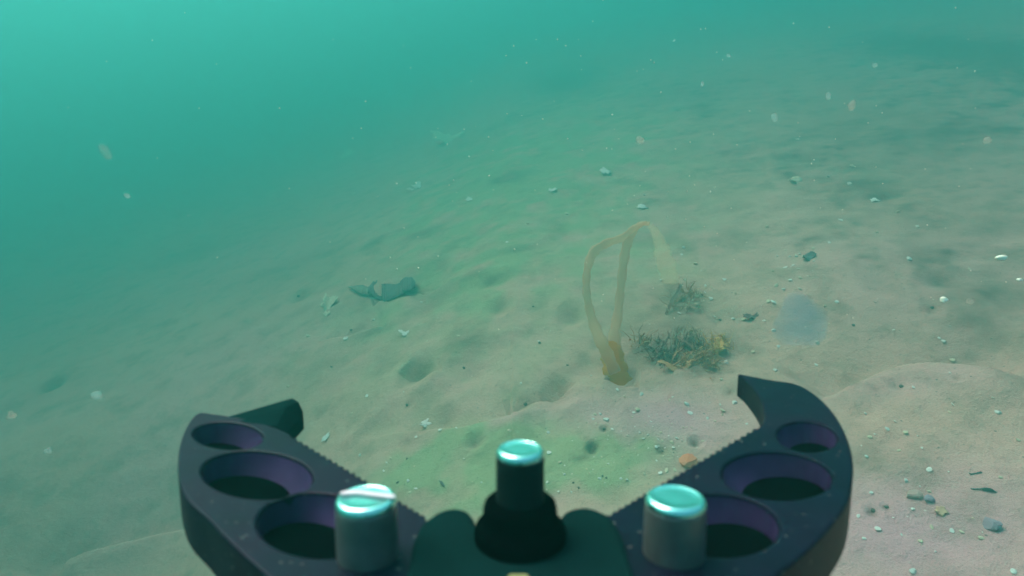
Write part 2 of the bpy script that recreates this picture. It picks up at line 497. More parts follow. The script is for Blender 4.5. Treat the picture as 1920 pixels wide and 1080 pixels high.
def recess(px_ell, side, mat_parent):
    """slanted blind pocket: purple wall, black floor, its axis leaning outwards"""
    rim = [uv(*p) for p in px_ell]
    cx = sum(p[0] for p in rim) / len(rim); cy = sum(p[1] for p in rim) / len(rim)
    R = max(abs(p[0] - cx) for p in rim)
    rings = [(.985, -.0004, 0, 0), (.95, -.0014, .04, 0), (.88, -.0026, .10, .0), (.80, -.0036, .19, .02)]
    V, Fc = [], []
    n = len(rim)
    for s, w, ox, oy in rings:
        for p in rim:
            V.append((cx + (p[0] - cx) * s + side * ox * R, cy + (p[1] - cy) * s + oy * R, w))
    for k in range(len(rings) - 1):
        for i in range(n):
            Fc.append((k * n + i, k * n + (i + 1) % n, (k + 1) * n + (i + 1) % n, (k + 1) * n + i))
    wall = link("recess", pydata("recess", V, Fc), purple, mat_parent)
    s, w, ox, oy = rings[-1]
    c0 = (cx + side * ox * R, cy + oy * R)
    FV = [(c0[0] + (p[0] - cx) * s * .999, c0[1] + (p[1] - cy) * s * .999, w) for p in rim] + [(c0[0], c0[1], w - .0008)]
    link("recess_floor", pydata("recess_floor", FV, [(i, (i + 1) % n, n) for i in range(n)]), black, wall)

# right jaw
outer = smooth_poly([(1384, 700), (1440, 711), (1500, 722), (1545, 753), (1578, 796), (1597, 845), (1600, 890), (1592, 935), (1570, 972), (1525, 1022), (1465, 1072), (1380, 1130), (1290, 1180)], False)
inner = smooth_poly([(1427, 797), (1433, 782), (1427, 750), (1404, 718), (1385, 701)], False, 5)
outR = outer + [(1060, 1200), (1050, 1030), (1090, 985)] + serrate((1127, 971), (1424, 797), 26, 2.0) + inner[:-1]
HR = [ell(1456, 790, 1570, 847, tilt=.06), ell(1353, 847, 1561, 937, tilt=.05), ell(1232, 926, 1462, 1044, tilt=.04)]
jr = plate("jaw", [uv(*p) for p in outR], [[uv(*p) for p in h] for h in HR], .008, anod, grip, 0, .0004, TAPER, sidem)
jr["label"] = "right jaw with a broad hooked tip pointing inwards"
for h in HR: recess(h, 1, jr)
# left jaw
outer = smooth_poly([(440, 781), (404, 776), (372, 774), (352, 795), (338, 828), (333, 868), (337, 905), (352, 938), (389, 972), (430, 1015), (490, 1070), (560, 1130), (640, 1180)], False)
outL = outer + [(880, 1200), (890, 1040), (815, 995)] + serrate((800, 969), (538, 812), 24, 2.0) + [(520, 802), (470, 786)]
HL = [ell(361, 791, 493, 842, tilt=.06), ell(377, 845, 587, 935, tilt=.06), ell(481, 924, 712, 1046, tilt=.05)]
jl = plate("jaw", [uv(*p) for p in outL], [[uv(*p) for p in h] for h in HL], .008, anod, grip, 0, .0004, TAPER, sidem)
jl["label"] = "left jaw with a short bent hook standing off its tip"
for h in HL: recess(h, -1, jl)
# the left jaw's hook: a wedge that bends up and away from the plate
def gcam(px, py, z):
    """photo pixel at camera depth z -> gripper coordinates (root local)"""
    X, Y = (px - 960) / F * z, (540 - py) / F * z
    u = X; v = (Y + GD) * GT / GN + z / GN; w = (Y + GD) / GN - z * GT / GN
    return Vector((u, v, w)) - ORG
za, zb = .120, .132
hv = [gcam(428, 781, zb), gcam(548, 746, zb + .004), gcam(560, 753, zb + .003), gcam(562, 788, zb), gcam(538, 812, za), gcam(505, 804, za), gcam(515, 800, za - .002), gcam(532, 764, zb - .003), gcam(450, 790, za)]
hv += [p + Vector((-.0005, .004, -.0035)) for p in hv[:5]]
hf = [(0, 1, 7, 8), (1, 2, 7), (2, 3, 4, 6, 7), (8, 7, 6), (8, 6, 5), (6, 4, 5), (0, 9, 10, 1), (1, 10, 11, 2), (2, 11, 12, 3), (3, 12, 13, 4), (0, 8, 5, 4, 13, 9), (9, 13, 12, 11, 10)]
hk = link("hook", pydata("hook", hv, hf), hubm, jl, smooth=False)
bm = bmesh.new(); bm.from_mesh(hk.data); bmesh.ops.recalc_face_normals(bm, faces=bm.faces)
bmesh.ops.bevel(bm, geom=bm.edges[:], offset=.0003, segments=2, affect='EDGES', profile=.5); bm.to_mesh(hk.data); bm.free()
# palm
pal = smooth_poly([(770, 1200), (770, 1060), (785, 1005), (806, 984), (825, 972), (853, 966), (877, 972), (890, 986), (905, 1000), (1035, 1000), (1049, 984), (1063, 971), (1095, 964), (1125, 972), (1150, 990), (1175, 1050), (1180, 1200)], True, 4)
hub = plate("palm", [uv(*p) for p in pal], [], .012, hubm, grip, .0012, .0008)

def lathe(name, prof, centre, mat, parent, seg=48):
    V, Fc = [], []
    for r, w in prof:
        for i in range(seg):
            a = 2 * math.pi * i / seg
            V.append((centre[0] + r * math.cos(a), centre[1] + r * math.sin(a), w))
    n = len(prof)
    for k in range(n - 1):
        for i in range(seg):
            Fc.append((k * seg + i, k * seg + (i + 1) % seg, (k + 1) * seg + (i + 1) % seg, (k + 1) * seg + i))
    V.append((centre[0], centre[1], prof[-1][1])); t = len(V) - 1
    for i in range(seg): Fc.append(((n - 1) * seg + i, (n - 1) * seg + (i + 1) % seg, t))
    return link(name, pydata(name, V, Fc), mat, parent)

def peg(px, py, R, H, label, mat):
    c = uv(px, py)
    b = lathe("peg", [(R * 1.02, -.001), (R * 1.02, H * .3), (R, H * .8), (R, H - .0006), (R * .985, H - .0003), (R * .95, H - .00025)], c, mat, grip)
    b["label"] = label
    cp = lathe("cap", [(R * .99, H - .00028), (R * 1.0, H - .0001), (R * .985, H + .0002), (R * .93, H + .0005), (R * .84, H + .00068), (R * .80, H + .00062), (R * .74, H + .00055), (R * .4, H + .0006), (R * .05, H + .0006)], c, capm, b)
    return b, c
b1, c1 = peg(690, 1040, .0035, .0066, "left peg with a pinkish streak across its shiny cap", pegm)
b2, c2 = peg(1263, 1036, .0035, .0064, "right peg with a plain shiny cap", pegm)
b3, c3 = peg(975, 1026, .0028, .0118, "tall middle peg rising from a flared collar", pegd)
lathe("collar", [(.0054, .0010), (.00545, .0020), (.0053, .0027), (.0050, .0031), (.0046, .0034), (.0044, .0040), (.00435, .0050), (.0042, .0056), (.0038, .0060), (.0029, .0062)], c3, black, b3)
st = smooth_poly([(-.0030, .0006), (-.0016, .0011), (.0008, .0006), (.0031, .0000), (.0033, -.0007), (.0012, -.0003), (-.0010, .0003), (-.0026, .0001)], True, 4)  # pink reflection on the left cap modelled as a thin strip
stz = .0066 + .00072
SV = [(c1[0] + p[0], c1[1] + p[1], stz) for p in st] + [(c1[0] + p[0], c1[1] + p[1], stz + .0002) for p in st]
ns = len(st)
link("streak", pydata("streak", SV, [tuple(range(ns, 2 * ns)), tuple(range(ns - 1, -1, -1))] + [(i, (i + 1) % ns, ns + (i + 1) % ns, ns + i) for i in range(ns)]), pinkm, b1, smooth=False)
# small yellow tab on the palm and the wrist tube behind it
def uvw(px, py, w):
    p = gp(px, py, w) - ORG
    return (p.x, p.y)
yt = plate("tab", smooth_poly([uvw(952, 1078, .0021), uvw(972, 1075, .0021), uvw(992, 1078, .0021), uvw(992, 1110, .0021), uvw(952, 1110, .0021)], True, 3), [], .0008, yelm, hub, .0021, .0002)
wv = []
cx0 = uv(970, 1120)
for k, (yy, rr) in enumerate(((0, .012), (-.012, .012), (-.014, .009), (-.09, .009))):
    for i in range(32):
        a = 2 * math.pi * i / 32
        wv.append((cx0[0] + rr * math.cos(a), cx0[1] + yy, -.012 + rr * math.sin(a)))
link("wrist", pydata("wrist", wv, [(k * 32 + i, k * 32 + (i + 1) % 32, (k + 1) * 32 + (i + 1) % 32, (k + 1) * 32 + i) for k in range(3) for i in range(32)]), black, grip)

# ------------------------------------------------------------------ ribbon kelp
kelp_m = thin_mat("tan_kelp_tissue", (.95, .60, .13), (.97, .66, .18), 60, .82, .85)
kelp_f = thin_mat("pale_kelp_tissue", (.95, .62, .40), (.97, .68, .46), 60, .64, .6)
kelp_t = thin_mat("olive_kelp_tissue", (.90, .62, .38), (.92, .66, .42), 60, .20, .6)
kb, kd = ground_at(1160, 722)
kelp = empty("kelp", kb, "tan ribbon kelp looping up out of the sand in front of the brown weed", "seaweed")

def ribbon(name, pts, mat, parent, twist=0.0, thick=.0008, sub=8):
    """pts: (px, py, width px, depth offset m) along a strap; a closed, slightly cupped solid strip"""
    P = smooth_poly(pts, False, sub)
    W = [cam_to_world((p[0] - 960) / F * (kd + p[3]), (540 - p[1]) / F * (kd + p[3]), kd + p[3]) for p in P]
    V, Fc = [], []
    nc = 5
    for i, p in enumerate(P):
        t = (W[min(i + 1, len(P) - 1)] - W[max(i - 1, 0)]).normalized()
        view = (W[i] - Vector((0, 0, CAMZ))).normalized()
        side = t.cross(view).normalized(); nrm = side.cross(t).normalized()
        ang = twist * math.sin(i / len(P) * 5)
        sd = side * math.cos(ang) + nrm * math.sin(ang); nn = nrm * math.cos(ang) - side * math.sin(ang)
        hw = .45 * p[2] / F * (kd + p[3]) * (1 + .10 * math.sin(i * .9) + .06 * math.sin(i * 2.3))
        for sgn in (1, -1):
            for c in range(nc):
                s = (c / (nc - 1) * 2 - 1)
                V.append(W[i] + sd * hw * s + nn * (hw * .12 * s * s + sgn * thick / 2 * (1 - .7 * abs(s))) - kb)
    m = nc * 2
    for i in range(len(P) - 1):
        a, b_ = i * m, (i + 1) * m
        for c in range(nc - 1):
            Fc.append((a + c, a + c + 1, b_ + c + 1, b_ + c))
            Fc.append((a + nc + c + 1, a + nc + c, b_ + nc + c, b_ + nc + c + 1))
        Fc.append((a, b_, b_ + nc, a + nc)); Fc.append((a + nc - 1, a + m - 1, b_ + m - 1, b_ + nc - 1))
    Fc.append(tuple(range(nc)) + tuple(range(m - 1, nc - 1, -1)))
    e = (len(P) - 1) * m
    Fc.append(tuple(e + k for k in range(nc - 1, -1, -1)) + tuple(e + k for k in range(nc, m)))
    return link(name, pydata(name, V, Fc), mat, parent)

ribbon("stem", [(1166, 738, 58, -.01), (1160, 718, 54, 0), (1153, 690, 50, .004), (1147, 664, 46, .008), (1143, 650, 40, .012), (1142, 640, 22, .014)], kelp_m, kelp)
ribbon("frond", [(1154, 700, 24, .002), (1140, 668, 26, .002), (1126, 640, 26, .0), (1112, 605, 22, -.01), (1103, 570, 18, -.015), (1099, 535, 17, -.015), (1102, 502, 17, -.01), (1112, 474, 20, 0), (1136, 457, 18, .01), (1166, 446, 15, .02), (1190, 427, 12, .03), (1213, 417, 7, .035)], kelp_f, kelp, .35)
ribbon("frond", [(1168, 705, 22, .006), (1156, 668, 28, .012), (1152, 630, 26, .02), (1158, 590, 20, .03), (1163, 545, 18, .035), (1168, 500, 19, .035), (1174, 465, 20, .035), (1184, 440, 17, .035), (1199, 422, 12, .035), (1218, 419, 8, .045)], kelp_f, kelp, .3)
fr3 = ribbon("frond", [(1208, 418, 8, .04), (1218, 422, 11, .055), (1228, 434, 18, .07), (1237, 454, 26, .095), (1244, 480, 36, .13), (1253, 512, 38, .17), (1261, 540, 26, .21), (1266, 562, 6, .225)], kelp_t, kelp, .25)
fr3["label"] = "faint olive frond hanging down on the far side of the loop"

# ------------------------------------------------------------------ weed, debris and shells
def leaf_mesh(name, w, h, curl, seed, lobes=7, rag=.35, thick=.0012):
    """ragged curled leaf lying roughly in XY, closed solid"""
    rn = random.Random(seed)
    n = 30
    ph = [rn.uniform(0, 6.28) for _ in range(4)]
    rim = []
    for i in range(n):
        a = 2 * math.pi * i / n
        r = 1 + rag * (.5 * math.sin(lobes * a + ph[0]) + .35 * math.sin((lobes + 4) * a + ph[1]) + .3 * math.sin(3 * a + ph[2]) + .3 * rn.uniform(-1, 1))
        rim.append((math.cos(a) * r, math.sin(a) * r))
    rings = (1, .66, .33)
    V = []
    for s in (1, -1):
        for k in rings:
            for x, y in rim:
                X, Y = x * k * w / 2, y * k * h / 2
                z = curl * ((X / w) ** 2 * 3 * w - (Y / h) * .5 * h) + .12 * w * math.sin(3 * x * k + ph[3]) * k
                V.append((X, Y, z + s * thick / 2 * (1 - .6 * k)))
        V.append((0, 0, s * thick / 2))
    Fc = []
    m = n * 3 + 1
    for s in (0, 1):
        o = s * m
        for k in range(2):
            for i in range(n):
                q = (o + k * n + i, o + k * n + (i + 1) % n, o + (k + 1) * n + (i + 1) % n, o + (k + 1) * n + i)
                Fc.append(q if s == 0 else q[::-1])
        for i in range(n):
            q = (o + 2 * n + i, o + 2 * n + (i + 1) % n, o + 3 * n)
            Fc.append(q if s == 0 else q[::-1])
    for i in range(n): Fc.append((i, m + i, m + (i + 1) % n, (i + 1) % n))
    return pydata(name, V, Fc)

weed_d = noisy_mat("dark_slate_weed", (.27, .14, .10), (.36, .20, .14), 120, .8)
weed_b = noisy_mat("brown_weed", (.56, .25, .11), (.68, .34, .16), 90, .8)
weed_o = noisy_mat("ochre_weed", (.66, .34, .09), (.74, .42, .13), 90, .8)
weed_g = noisy_mat("olive_weed", (.58, .34, .20), (.66, .42, .26), 90, .8)

def clump(name, centre_px, leaves, label, cat):
    b, dep = ground_at(*centre_px)
    root = empty(name, b, label, cat)
    for k, (px, py, w, h, lift, tilt, yaw, curl, mat) in enumerate(leaves):
        g, dd = ground_at(px, py)
        W, H = w / F * dd, h / F * dd
        o = link("frond", leaf_mesh("frond", W, H, curl, 100 + k * 7 + px, rag=.26, lobes=5), mat, root)
        o.location = g - b + Vector((0, 0, lift))
        o.rotation_euler = (RAD(tilt), 0, RAD(yaw))
    return root
def tuft_mesh(name, w, h, n, seed, thick):
    """a limp tangle of thin, branching filaments, each a closed three-sided strand"""
    rn = random.Random(seed)
    V, Fc = [], []
    for k in range(n):
        a = rn.uniform(0, 6.283); r = abs(rn.gauss(0, .30))
        p = Vector((math.cos(a) * r * w, math.sin(a) * r * w * .9, rn.uniform(-.1, .5) * h))
        d = Vector((rn.uniform(-1, 1), rn.uniform(-1, 1), rn.uniform(-.2, 1.0))).normalized()
        seg = rn.randint(4, 7); L = w * rn.uniform(.05, .12); t0 = thick * rn.uniform(.5, 1.7)
        b0 = len(V)
        for q in range(seg + 1):
            side = d.cross(Vector((.3, .2, 1))).normalized(); up = side.cross(d)
            t = t0 * (1 - .8 * q / seg)
            V += [p + side * t, p - side * t * .5 + up * t * .4, p - side * t * .5 - up * t * .4]
            p = p + d * L
            d = (d + Vector((rn.uniform(-1, 1), rn.uniform(-1, 1), rn.uniform(-.9, .6))) * .55).normalized()
            if p.z < -.05 * h: d.z = abs(d.z)
        for q in range(seg):
            for e in range(3):
                Fc.append((b0 + q * 3 + e, b0 + q * 3 + (e + 1) % 3, b0 + q * 3 + 3 + (e + 1) % 3, b0 + q * 3 + 3 + e))
        Fc.append((b0 + 2, b0 + 1, b0)); Fc.append((b0 + seg * 3, b0 + seg * 3 + 1, b0 + seg * 3 + 2))
    return pydata(name, V, Fc)

def tufts(name, centre_px, items, leaves, label):
    root = clump(name, centre_px, leaves, label, "seaweed")
    for k, (px, py, w, h, n, mat) in enumerate(items):
        g, dd = ground_at(px, py)
        o = link("tuft", tuft_mesh("tuft", w / F * dd, h * .7 / F * dd, int(n * .55), 300 + k + px, .0011), mat, root)
        o.location = g - root.location
    return root
tufts("brown_weed_clump", (1280, 665), [
    (1236, 668, 70, 44, 150, weed_d), (1256, 672, 56, 30, 110, weed_d), (1214, 648, 56, 30, 110, weed_b), (1240, 650, 40, 34, 70, weed_d),
    (1288, 650, 46, 40, 110, weed_d), (1308, 654, 50, 36, 110, weed_d), (1284, 680, 70, 20, 120, weed_b), (1318, 672, 56, 40, 130, weed_b),
    (1344, 658, 50, 52, 130, weed_o), (1352, 640, 36, 30, 60, weed_o), (1336, 688, 50, 20, 90, weed_b), (1270, 640, 50, 20, 60, weed_g), (1300, 632, 60, 20, 60, weed_g)],
    [(1238, 664, 44, 46, .008, 16, 10, .2, weed_d), (1292, 650, 34, 40, .008, 18, 0, .25, weed_d), (1346, 660, 18, 40, .010, 24, -20, .3, weed_o), (1266, 690, 60, 26, .002, 6, 0, .1, weed_b)],
    "tangled clump of dead dark and rusty brown weed on the sand right of the kelp")
tufts("weed_sprig", (1284, 575), [(1296, 552, 54, 26, 70, weed_b), (1272, 566, 44, 22, 50, weed_g), (1312, 556, 36, 18, 40, weed_g), (1290, 574, 60, 12, 50, weed_g)],
    [(1258, 578, 7, 56, .010, 40, -35, .2, weed_d), (1270, 562, 8, 46, .012, 40, -35, .2, weed_d)],
    "small faint scatter of weed standing behind the larger brown clump")

# dark leafy scrap lying left of centre
sb, sdp = ground_at(718, 560)
scrap = empty("weed_scrap", sb, "dark blue green scrap of weed with a pointed end lying left of centre", "seaweed scrap")
scm = noisy_mat("blue_green_weed", (.09, .085, .085), (.14, .12, .11), 60, .8)
scg = noisy_mat("grey_green_weed", (.17, .13, .10), (.24, .19, .14), 60, .8)
def strip_leaf(name, pxs, mat, parent, lift, org, dep):
    """flat solid blade whose outline is given by (px, half width px) stations, lying on the bed"""
    top, V = [], []
    P = smooth_poly(pxs, False, 9)
    rg = random.Random(len(name) * 7)
    for p in P:
        for s in (-1, 1):
            q, _ = ground_at(p[0] + rg.uniform(-.3, .3), p[1] + s * p[2] * rg.uniform(.88, 1.14))
            top.append(q + Vector((0, 0, lift + .004 * math.sin(p[0] * .05) + .002 * s)))
    V = [p - org for p in top] + [p - org - Vector((0, 0, .0025)) for p in top]
    n = len(top); Fc = []
    for i in range(0, n - 2, 2):
        Fc.append((i, i + 1, i + 3, i + 2)); Fc.append((n + i, n + i + 2, n + i + 3, n + i + 1))
        Fc.append((i, i + 2, n + i + 2, n + i)); Fc.append((i + 1, n + i + 1, n + i + 3, i + 3))
    Fc.append((0, n, n + 1, 1)); Fc.append((n - 2, n - 1, 2 * n - 1, 2 * n - 2))
    return link(name, pydata(name, V, Fc), mat, parent)
strip_leaf("blade", [(690, 548, 5), (698, 544, 13), (712, 546, 19), (728, 548, 17), (745, 546, 13), (762, 545, 10), (772, 545, 8)], scm, scrap, .005, sb, sdp)
strip_leaf("tip", [(654, 543, 1.0), (664, 545, 5), (676, 547, 9), (690, 548, 9), (700, 548, 7)], scg, scrap, .004, sb, sdp)
strip_leaf("lobe", [(748, 543, 5), (755, 541, 12), (764, 541, 14), (773, 541, 12), (779, 543, 7)], scm, scrap, .009, sb, sdp)

# --- chips: a few base shapes, shared by the copies
def chip_mesh(name, seed, flat=.35, rag=.3):
    rn = random.Random(seed)
    bm = bmesh.new()
    bmesh.ops.create_icosphere(bm, subdivisions=2, radius=.5)
    dirs = [(Vector((rn.uniform(-1, 1), rn.uniform(-1, 1), rn.uniform(-.5, .5))).normalized(), rn.uniform(.28, .46)) for _ in range(7)]
    for v in bm.verts:
        for dr, lim in dirs:
            dd = v.co.dot(dr)
            if dd > lim: v.co -= dr * (dd - lim)
        v.co += Vector((rn.uniform(-1, 1), rn.uniform(-1, 1), rn.uniform(-1, 1))) * .05 * rag
        v.co.z *= flat
        v.co.z += .25 * v.co.x * v.co.x
    me = bpy.data.meshes.new(name); bm.to_mesh(me); bm.free()
    return me

white_m = noisy_mat("chalky_shell", (.74, .70, .60), (.88, .85, .76), 300, .5)
cream_m = noisy_mat("cream_shell", (.60, .50, .32), (.72, .62, .44), 200, .6)
pale_m = noisy_mat("silted_shell", (.62, .62, .54), (.80, .78, .70), 200, .6)
CHIPS = [chip_mesh("shell_fleck", 900 + k, flat=.25 + .1 * (k % 3)) for k in range(8)]
for k, me in enumerate(CHIPS): me.materials.append((white_m, cream_m, pale_m)[k % 3])

def place_chip(name, me, px, py, w, asp=.6, yaw=None, lift=.3, mat=None, label=None, cat="shell", group=None):
    g, dd = ground_at(px, py)
    s = w / F * dd
    if mat is not None:
        me = me.copy(); me.materials.clear(); me.materials.append(mat)
    o = bpy.data.objects.new(name, me); col.objects.link(o)
    o.location = g + Vector((0, 0, lift * s * asp * .5))
    o.scale = (s, s * asp * 1.5, s * asp * 1.6)
    o.rotation_euler = (random.uniform(-.3, .5), random.uniform(-.4, .4), random.uniform(0, 6.28) if yaw is None else RAD(yaw))
    return tag(o, label, cat, group)

def shell_flake(name, px, py, w, h, label, mat, seed, tilt=40, yaw=0, rag=.35, curl=.4, cat="shell", lift=.3):
    g, dd = ground_at(px, py)
    o = link(name, leaf_mesh(name, w / F * dd, h / F * dd * 2.1, curl * .5, seed, 5, rag, .0018), mat)
    o.location = g + Vector((0, 0, lift * h / F * dd)); o.rotation_euler = (RAD(12), 0, RAD(yaw * 1.5))
    return tag(o, label, cat)

frill_m = noisy_mat("pale_green_frill", (.66, .70, .40), (.82, .85, .58), 60, .7)
shell_flake("frilled_shell", 836, 266, 54, 26, "pale greenish frilled shell fragment, the farthest and broadest one on the bed", frill_m, 3, 45, 8, .32, .2)
shell_flake("razor_shell", 649, 293, 44, 9, "long faint razor shell lying slanted at the edge of the open water", frill_m, 5, 35, 38, .12, .1)
shell_flake("shell_fragment", 618, 573, 26, 24, "chunky cream shell fragment left of the dark weed scrap", cream_m, 8, 50, 0, .4, .3)
shell_flake("shell_fragment", 613, 590, 12, 8, "small cream chip just below the chunky cream shell fragment", cream_m, 9, 40, 0, .3, .3)
shell_flake("shell_fragment", 783, 352, 14, 15, "white shell fragment with a chip beside it high left of centre", white_m, 10, 50, 0, .4, .3)
shell_flake("shell_fragment", 772, 357, 18, 5, "thin white sliver touching the white shell fragment high left of centre", white_m, 11, 30, 12, .25, .2)
shell_flake("shell_fragment", 1134, 325, 18, 13, "pale green white shell bit up the slope above the kelp top", white_m, 12, 45, 15, .45, .3)
shell_flake("shell_fragment", 1490, 341, 27, 9, "tan elongated shell lying slanted on the upper right slope", cream_m, 13, 45, 28, .12, .2)
shell_flake("shell_fragment", 1036, 358, 15, 7, "small oblong white shell straight above the kelp's left side", white_m, 14, 45, -12, .2, .2)
shell_flake("shell_fragment", 880, 376, 13, 7, "small oblong white shell in the greenish middle of the bed", white_m, 15, 45, 15, .2, .2)
shell_flake("shell_fragment", 758, 628, 14, 12, "heart shaped white shell fragment above the burrow pits", white_m, 16, 50, 30, .5, .3)
shell_flake("shell_fragment", 1204, 390, 18, 8, "pointed white shell just above the top of the kelp loop", white_m, 17, 40, -5, .3, .2)
shell_flake("shell_fragment", 1640, 377, 16, 6, "thin white shell below the dark hollow on the right slope", white_m, 18, 40, -5, .3, .2)
shell_flake("shell_sliver", 611, 823, 9, 11, "curved white sliver beside the hook of the left jaw", white_m, 19, 50, -15, .3, .3)
shell_flake("shell_sliver", 797, 797, 18, 8, "branched white sliver on the sand ridge left of the middle peg", white_m, 20, 40, 30, .6, .3)

org_m = noisy_mat("orange_red_crust", (.62, .16, .07), (.75, .30, .16), 90, .8)
pur_m = noisy_mat("purple_grey_stone", (.27, .20, .25), (.38, .30, .35), 120, .8)
red_m = noisy_mat("dull_red_weed", (.16, .08, .075), (.22, .13, .11), 120, .8)
drk_m = noisy_mat("dark_shell", (.11, .115, .105), (.17, .17, .15), 120, .7)
place_chip("sponge", chip_mesh("sponge", 41, .45, 1.6), 1292, 866, 40, .6, 20, .2, org_m, "orange red sponge crust on the sand against the right jaw", "sponge")
place_chip("purple_stone", chip_mesh("purple_stone", 42, .6), 1860, 986, 38, .6, 10, .3, pur_m, "larger purple grey stone near the bottom right corner", "stone")
place_chip("purple_stone", chip_mesh("purple_stone", 43, .6), 1740, 938, 18, .9, 80, .3, pur_m, "small upright purple grey stone right of the right jaw", "stone")
place_chip("purple_stone", chip_mesh("purple_stone", 44, .5), 1712, 930, 34, .6, 10, .2, noisy_mat("pinkish_stone", (.42, .27, .22), (.48, .34, .30), 120, .8), "pinkish flat stone beside the small upright purple stone", "stone")
shell_flake("weed_fragment", 1407, 596, 32, 9, "dull red weed fragment between the brown clump and the bluish blob", red_m, 21, 30, 15, .4, .3, "weed fragment")
shell_flake("mussel_shell", 1516, 484, 34, 8, "dark mussel shell among white flecks on the right slope", drk_m, 22, 40, 25, .2, .4)
shell_flake("weed_fragment", 1763, 960, 24, 9, "olive scrap of weed lying right of the purple stones", weed_g, 23, 25, 15, .4, .3, "weed fragment")
shell_flake("twig", 1830, 888, 26, 1.6, "short thin dark twig near the right edge", drk_m, 24, 25, 0, .15, .1, "twig")
shell_flake("twig", 1850, 920, 50, 1.6, "longer thin dark twig above the larger purple stone", drk_m, 25, 25, -14, .15, .1, "twig")
shell_flake("twig", 829, 909, 5, 9, "tiny dark twig on the green sand left of the middle peg", drk_m, 26, 30, 25, .15, .1, "twig")

# --- small shell flecks seen one by one
FL = [(663, 363, 8), (1063, 402, 9), (1208, 366, 6), (1214, 391, 6), (1037, 267, 6), (714, 250, 6), (731, 271, 6), (577, 631, 10), (648, 636, 10), (860, 630, 7), (790, 567, 7),
      (688, 743, 8), (540, 725, 7), (757, 735, 5), (1108, 705, 6), (1141, 709, 6), (1157, 731, 8), (1171, 744, 7), (1136, 788, 10), (1028, 811, 7), (955, 808, 8), (977, 719, 5),
      (856, 803, 7), (900, 790, 5), (825, 807, 8), (1255, 751, 7), (1287, 758, 9), (1294, 775, 11), (1354, 770, 14), (1377, 756, 9), (1327, 785, 8), (1195, 770, 10), (1188, 774, 6),
      (1239, 811, 6), (1206, 823, 7), (1230, 838, 8), (1260, 830, 10), (1269, 822, 8), (1262, 840, 7), (1249, 883, 11), (1238, 888, 8), (1266, 882, 8), (1124, 898, 6), (1029, 850, 9), (1050, 867, 8),
      (1175, 900, 6), (1164, 898, 6), (1340, 790, 6), (1400, 795, 6), (1352, 712, 8), (1203, 740, 7), (1221, 791, 6), (1116, 778, 6), (1126, 777, 6), (1112, 786, 6), (1118, 795, 6), (1148, 805, 6),
      (1310, 556, 14), (1333, 561, 8), (1322, 549, 7), (1334, 538, 7), (1323, 536, 7), (1358, 525, 8), (1306, 571, 7), (1274, 588, 8), (1395, 600, 10), (1374, 598, 7), (1255, 691, 8), (1268, 687, 7),
      (1362, 680, 9), (1450, 568, 12), (1441, 566, 9), (1482, 526, 10), (1455, 536, 10), (1468, 543, 8), (1500, 543, 8), (1524, 466, 8), (1493, 481, 7), (1487, 498, 7), (1497, 505, 7), (1472, 502, 9), (1500, 522, 7),
      (1569, 567, 8), (1641, 567, 7), (1546, 574, 7), (1450, 620, 8), (1432, 602, 6), (1412, 661, 7), (1530, 685, 7), (1785, 676, 9), (1768, 641, 8), (1760, 634, 6), (1532, 643, 9), (1454, 695, 9), (1459, 650, 8), (1817, 506, 8),
      (1712, 727, 7), (1683, 397, 8), (1720, 425, 8), (1592, 345, 8), (1597, 312, 9), (1552, 331, 7), (1576, 414, 8), (1644, 436, 9), (1495, 262, 8), (1437, 425, 7), (1705, 487, 12),
      (1786, 759, 10), (1780, 773, 8), (1871, 774, 12), (1663, 805, 8), (1698, 812, 9), (1678, 791, 6), (1630, 820, 9), (1623, 776, 7), (1742, 881, 10), (1742, 922, 8), (1699, 902, 8), (1609, 968, 10), (1746, 989, 10), (1645, 993, 12),
      (1726, 1016, 9), (1711, 1072, 12), (1900, 1073, 12), (1875, 895, 8), (1633, 924, 8), (1711, 955, 7), (1838, 1009, 12), (1784, 996, 10), (1803, 998, 10), (1620, 1010, 7), (1690, 1003, 7), (1908, 825, 9), (1625, 857, 7), (1728, 840, 7), (1685, 845, 7),
      (720, 884, 6), (733, 860, 5), (765, 902, 7), (780, 917, 9), (768, 923, 7), (675, 854, 6), (725, 868, 5), (777, 875, 5), (870, 860, 6), (886, 904, 5), (903, 905, 5), (1026, 905, 7), (1025, 918, 6), (1058, 890, 5), (1047, 922, 5),
      (660, 775, 5), (780, 820, 6), (1100, 880, 5), (1140, 870, 5), (1010, 640, 6), (960, 690, 5), (1282, 465, 9), (1278, 478, 7), (1303, 495, 8), (1240, 525, 7), (800, 640, 6), (700, 600, 6), (950, 455, 6), (990, 420, 6)]
GL = "tiny chalky white shell fleck scattered on the sand"
GG = "tiny white shell flecks on the sand"
rf = random.Random(21)
for k, (px, py, w) in enumerate(FL):
    place_chip("shell_fleck", CHIPS[k % 8], px, py, w * 1.12, rf.uniform(.42, .8), None, .4, None, GL, "shell fleck", GG)
for cx, cy, sx, sy, n in ((1240, 830, 42, 26, 22), (1160, 800, 50, 36, 14), (1500, 500, 26, 34, 14), (1320, 550, 40, 26, 8), (1720, 900, 110, 90, 18), (1100, 900, 50, 40, 12), (1560, 620, 130, 50, 8), (1290, 765, 70, 18, 8)):
    for _ in range(n):
        px, py = rf.gauss(cx, sx), rf.gauss(cy, sy)
        if px > 1905 or py > 1070: continue
        place_chip("shell_fleck", CHIPS[rf.randrange(8)], px, py, rf.uniform(2.8, 5.5), rf.uniform(.5, .9), None, .4, None, GL, "shell fleck", GG)

